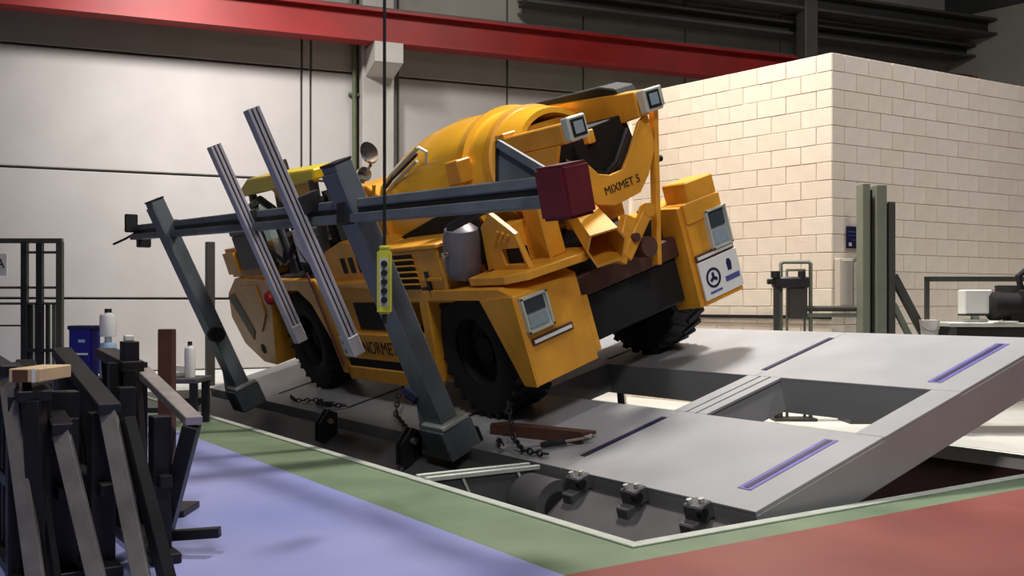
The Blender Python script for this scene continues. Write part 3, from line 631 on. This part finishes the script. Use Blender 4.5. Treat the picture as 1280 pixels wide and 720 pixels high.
# ------------------------------------------------------------------ behind: rack, low bench, containers
rk = thing('tube_rack', 'grey square-tube storage rack against the back wall at far left', 'rack', G(-6.9, 14.6), (0, 0, -YAW))
def rkx(px): return (px-640)/1250*14.6+6.9
H = lambda py: CAMZ-(py-380)/1250*14.6
for px in (31, 50, 75): J('upright', dark if px < 60 else gird, rk, box((rkx(px)-.045, -.04, 0), (rkx(px)+.045, .04, H(302)), .005))
J('upright', dark, rk, box((rkx(-60)-.045, -.04, 0), (rkx(-60)+.045, .04, H(302)), .005))
J('top_rail', gird, rk, box((rkx(-60), -.04, H(304)), (rkx(78), .04, H(298)), .005)); J('top_rail', gird, rk, box((rkx(36), -.03, H(317)), (rkx(78), .03, H(314))))
J('mid_rail', gird, rk, box((rkx(-60), -.03, H(361)), (rkx(76), .03, H(358)))); J('mid_rail', gird, rk, box((rkx(-60), -.03, H(381)), (rkx(76), .03, H(378)))); J('low_rail', dark, rk, box((rkx(-60), -.03, H(408)), (rkx(30), .03, H(406))))
for px in (36, 43, 57, 65): J('stored_tube', sage if px in (43, 65) else gird, rk, box((rkx(px)-.025, .05, 0), (rkx(px)+.025, .10, H(380))))
J('low_rail', dark, rk, box((rkx(28), -.05, H(440)), (rkx(78), .12, H(436))))
sg = thing('wall_sign', 'white sign with a black letter A at the left picture edge', 'sign', G(-7.5, 14.4, 1.66), (0, 0, -YAW))
J('board', white, sg, box((-.22, 0, 0), (.225, .02, .32), .004)); text('lettering', 'A', .2, basis((1, 0, 0), (0, 0, 1), (.13, -.003, .17)), ink, sg, .002); J('stand', dark, sg, box((-.05, .01, -1.66), (0, .05, 0)))
bn = thing('low_bench', 'low dark steel bench behind the trestles', 'bench', G(-4.05, 10.55), (0, 0, -YAW))
J('bench_top', deckd, bn, box((-.95, -.4, .44), (.85, .12, .49), .006))
for x in (-.88, 0, .8):
    for y in (-.34, .06): J('leg', dark, bn, box((x-.035, y-.035, 0), (x+.035, y+.035, .44)))
J('stretcher', dark, bn, box((-.85, -.36, .14), (.8, -.32, .19)))
bx = thing('blue_container', 'dark blue plastic container with a white label stripe on the low bench', 'container', G(-4.49, 10.5, .49), (0, 0, -YAW))
J('body', blue, bx, box((-.125, -.1, 0), (.125, .12, .52), .02, seg=2)); J('rim', navy, bx, box((-.135, -.11, .49), (.135, .13, .535), .01)); J('label_stripe', white, bx, box((-.09, -.107, .23), (.08, -.1, .25))); J('label_mark', lblue, bx, box((-.02, -.107, .36), (.05, -.1, .39)))
def canister(label, r, f, z, R0, h, m1, m2=None):
    c = thing('canister', label, 'canister', G(r, f, z), (0, 0, -YAW), 'canisters on the low bench')
    J('body', m1, c, lathe([(R0*.95, 0), (R0, .02), (R0, h*.85), (R0*.9, h*.92), (R0*.45, h*.95), (R0*.4, h)], (0, 0, 0), (0, 0, 1), 24)); J('cap', dark if not m2 else white, c, lathe([(R0*.42, h), (R0*.42, h+.04), (0, h+.04)], (0, 0, 0), (0, 0, 1), 16)); return c
canister('pale blue translucent canister under the white one beside the blue container', -4.22, 10.45, .49, .085, .38, lblue, 1)
canister('tall white canister standing on the pale blue one', -4.22, 10.45, .91, .085, .25, white)
canister('small white canister at the right end of the low bench', -3.35, 10.4, .49, .055, .33, white)
canister('short white canister between the dark trestle posts', -3.95, 10.4, .49, .06, .24, white, 1)
sk = J('white_sack', white, None, lathe([(.0, 0), (.26, .01), (.3, .07), (.24, .14), (.1, .17), (0, .17)], (0, 0, 0), (0, 0, 1), 20)); sk.location = G(-3.52, 10.5, .49); sk.scale = (.5, .6, .7); tag(sk, 'crumpled white sack beside the small canister on the bench', 'sack')
gd = J('slim_post', gird, None, box((-.06, -.06, 0), (.06, .06, 2.2), .005)); gd.location = G(-4.62, 15.3); tag(gd, 'thin dark post standing between farther restraint post and cab', 'post')

# ------------------------------------------------------------------ right background
hs = thing('steel_stand', 'tall sage green steel stand with a diagonal brace behind the deck', 'stand', G(3.82, 10.6), (0, 0, -YAW))
J('flange', sage, hs, box((-.13, -.08, 0), (-.05, .12, 2.52), .005)); J('web', black, hs, box((-.055, .0, 0), (.02, .03, 2.46)))
J('flange', sage, hs, box((.0, -.12, 0), (.11, .1, 2.5), .005)); J('flange', gird, hs, box((.13, -.12, 0), (.2, .1, 2.32), .005))
J('brace', gird, hs, bar((.2, -.05, 1.55), (.53, -.05, .92), .08, .08, .005)); J('brace', gird, hs, bar((.53, -.05, .92), (.95, -.05, .05), .08, .08, .005)); J('brace', sage, hs, bar((.2, -.05, 1.25), (.8, -.05, .05), .06, .06, .005))
J('base', gird, hs, box((-.3, -.2, 0), (1.0, .2, .05)))
pp = thing('pipe_frame', 'thin steel pipe frame with a dark valve in front of the white blocks', 'pipework', G(2.95, 10.75), (0, 0, -YAW))
J('pipe', sage, pp, tube([(-.06, 0, 0), (-.06, 0, 1.68), (-.04, 0, 1.70), (.24, 0, 1.70), (.26, 0, 1.68), (.26, 0, 0)], .022, 10)); J('pipe', sage, pp, tube([(0.02, .05, 0), (.02, .05, 1.62), (.21, .05, 1.62), (.21, .05, 0)], .016, 10))
J('pipe', gird, pp, tube([(.2, -.02, 1.2), (.78, -.02, 1.2)], .032, 10)); J('pipe', sage, pp, tube([(.2, -.02, 1.13), (.75, -.02, 1.13)], .022, 10))
vl = J('valve', dark, pp, box((-.16, -.12, 1.42), (.22, .02, 1.54), .02), cyl((-.14, -.08, 1.53), (-.14, -.08, 1.60), .05, 12), cyl((.14, -.08, 1.53), (.14, -.08, 1.60), .04, 12), box((-.22, -.1, 1.46), (-.14, -.02, 1.52), .01)); J('valve_leg', gird, pp, box((-.15, -.08, 0), (-.10, -.03, 1.42)), box((.0, -.1, 1.1), (.2, 0, 1.42), .01))
J('foot', gird, pp, box((-.15, -.12, 0), (.3, .12, .03)))
bs = J('blue_notice', navy, wr2, box((.22, -.02, 1.88), (.40, -.004, 2.13), .003)); 
bs.parent = None; bs.matrix_world = wr2.matrix_world.copy(); tag(bs, 'small dark blue notice on the white block wall', 'notice')
J('print_line', inkb, bs, box((.24, -.023, 2.06), (.38, -.02, 2.075))); J('print_line', inkb, bs, box((.24, -.023, 2.02), (.38, -.02, 2.03))); J('print_mark', white, bs, box((.245, -.023, 1.905), (.29, -.02, 1.945))); J('print_line', inkb, bs, box((.30, -.023, 1.97), (.38, -.02, 1.98)))
cbx = thing('wall_cabinet', 'pale cabinet with a side pipe on the block wall corner', 'cabinet'); cbx.matrix_world = wr2.matrix_world.copy()
J('body', pale, cbx, box((.03, -.09, 1.22), (.24, -.004, 1.76), .006)); J('door', pale, cbx, box((.045, -.1, 1.24), (.225, -.09, 1.74), .004)); J('side_pipe', sage, cbx, tube([(.28, -.04, 1.2), (.28, -.04, 1.72), (.34, -.04, 1.76)], .018, 8))
# workbench with gear at the right edge
wk = thing('workbench', 'steel workbench with a raised frame at the right edge behind the deck', 'workbench', G(4.75, 9.9), (0, 0, -YAW))
J('worktop', galv, wk, box((-.55, -.3, 1.03), (1.3, .4, 1.07), .005)); J('drawer_unit', dark, wk, box((-.5, -.25, .6), (1.25, .35, 1.03), .01))
for x in (-.5, 1.22):
    for y in (-.25, .32): J('leg', gird, wk, box((x-.03, y-.03, 0), (x+.03, y+.03, 1.03)))
J('frame_upright', gird, wk, box((-.53, .3, 1.07), (-.49, .34, 1.52))); J('frame_rail', gird, wk, box((-.53, .3, 1.48), (1.3, .34, 1.53))); J('frame_rail', gird, wk, box((.2, .3, 1.34), (1.3, .36, 1.44)))
wx = thing('instrument_box', 'white instrument box standing on the workbench', 'instrument', G(4.56, 9.85, 1.07), (0, 0, -YAW))
J('stand', galv, wx, box((-.1, -.05, 0), (.1, .05, .03)), box((-.03, -.03, .03), (.03, .03, .08))); J('body', white, wx, box((-.135, -.08, .08), (.135, .08, .32), .01)); J('foot_strip', dark, wx, box((-.13, -.09, .065), (.13, .09, .08)))
mt = thing('electric_motor', 'dark motor unit with a hose on the workbench at the right edge', 'motor', G(5.0, 9.8, 1.07), (0, 0, -YAW))
J('body', black, mt, cyl((-.22, 0, .16), (.3, 0, .16), .13, 24), box((-.15, -.1, 0), (.25, .1, .08), .01)); J('terminal_box', dark, mt, box((-.05, -.16, .22), (.15, -.02, .32), .01)); J('hose', black, mt, tube([(.0, 0, .28), (-.04, 0, .45), (.08, 0, .55), (.25, 0, .56), (.4, 0, .5)], .03, 10)); J('fan_cover', black, mt, lathe([(.1, 0), (.14, .03), (.14, .12)], (-.34, 0, .16), (1, 0, 0), 24))
pa = thing('paper_stack', 'small pile of white paper on the workbench beside the motor', 'paper', G(4.62, 9.65, 1.07), (0, 0, -YAW))
J('sheet', white, pa, box((0, -.07, 0), (.22, .07, .008))); J('sheet', white, pa, box((.02, -.06, .008), (.24, .08, .016), 0, (0, 0, 9)))
bk = thing('white_bucket', 'white bucket on a stool beside the workbench', 'bucket', G(4.05, 9.7, .93), (0, 0, -YAW))
J('pail', white, bk, lathe([(.0, .0), (.075, .0), (.095, .16), (.1, .165), (.09, .16), (.07, .01), (0, .01)], (0, 0, 0), (0, 0, 1), 24, caps=False)); J('bail_handle', bare, bk, tube([(-.095, 0, .14), (-.06, -.08, .08), (0, -.1, .06), (.06, -.08, .08), (.095, 0, .14)], .004, 6))
so = thing('stool', 'grey steel stool under the white bucket', 'stool', G(4.05, 9.7), (0, 0, -YAW))
J('seat', gird, so, cyl((0, 0, .90), (0, 0, .93), .15))
for a in range(4): J('leg', gird, so, tube([(.1*math.cos(a*1.57), .1*math.sin(a*1.57), .9), (.17*math.cos(a*1.57), .17*math.sin(a*1.57), 0)], .014, 8))
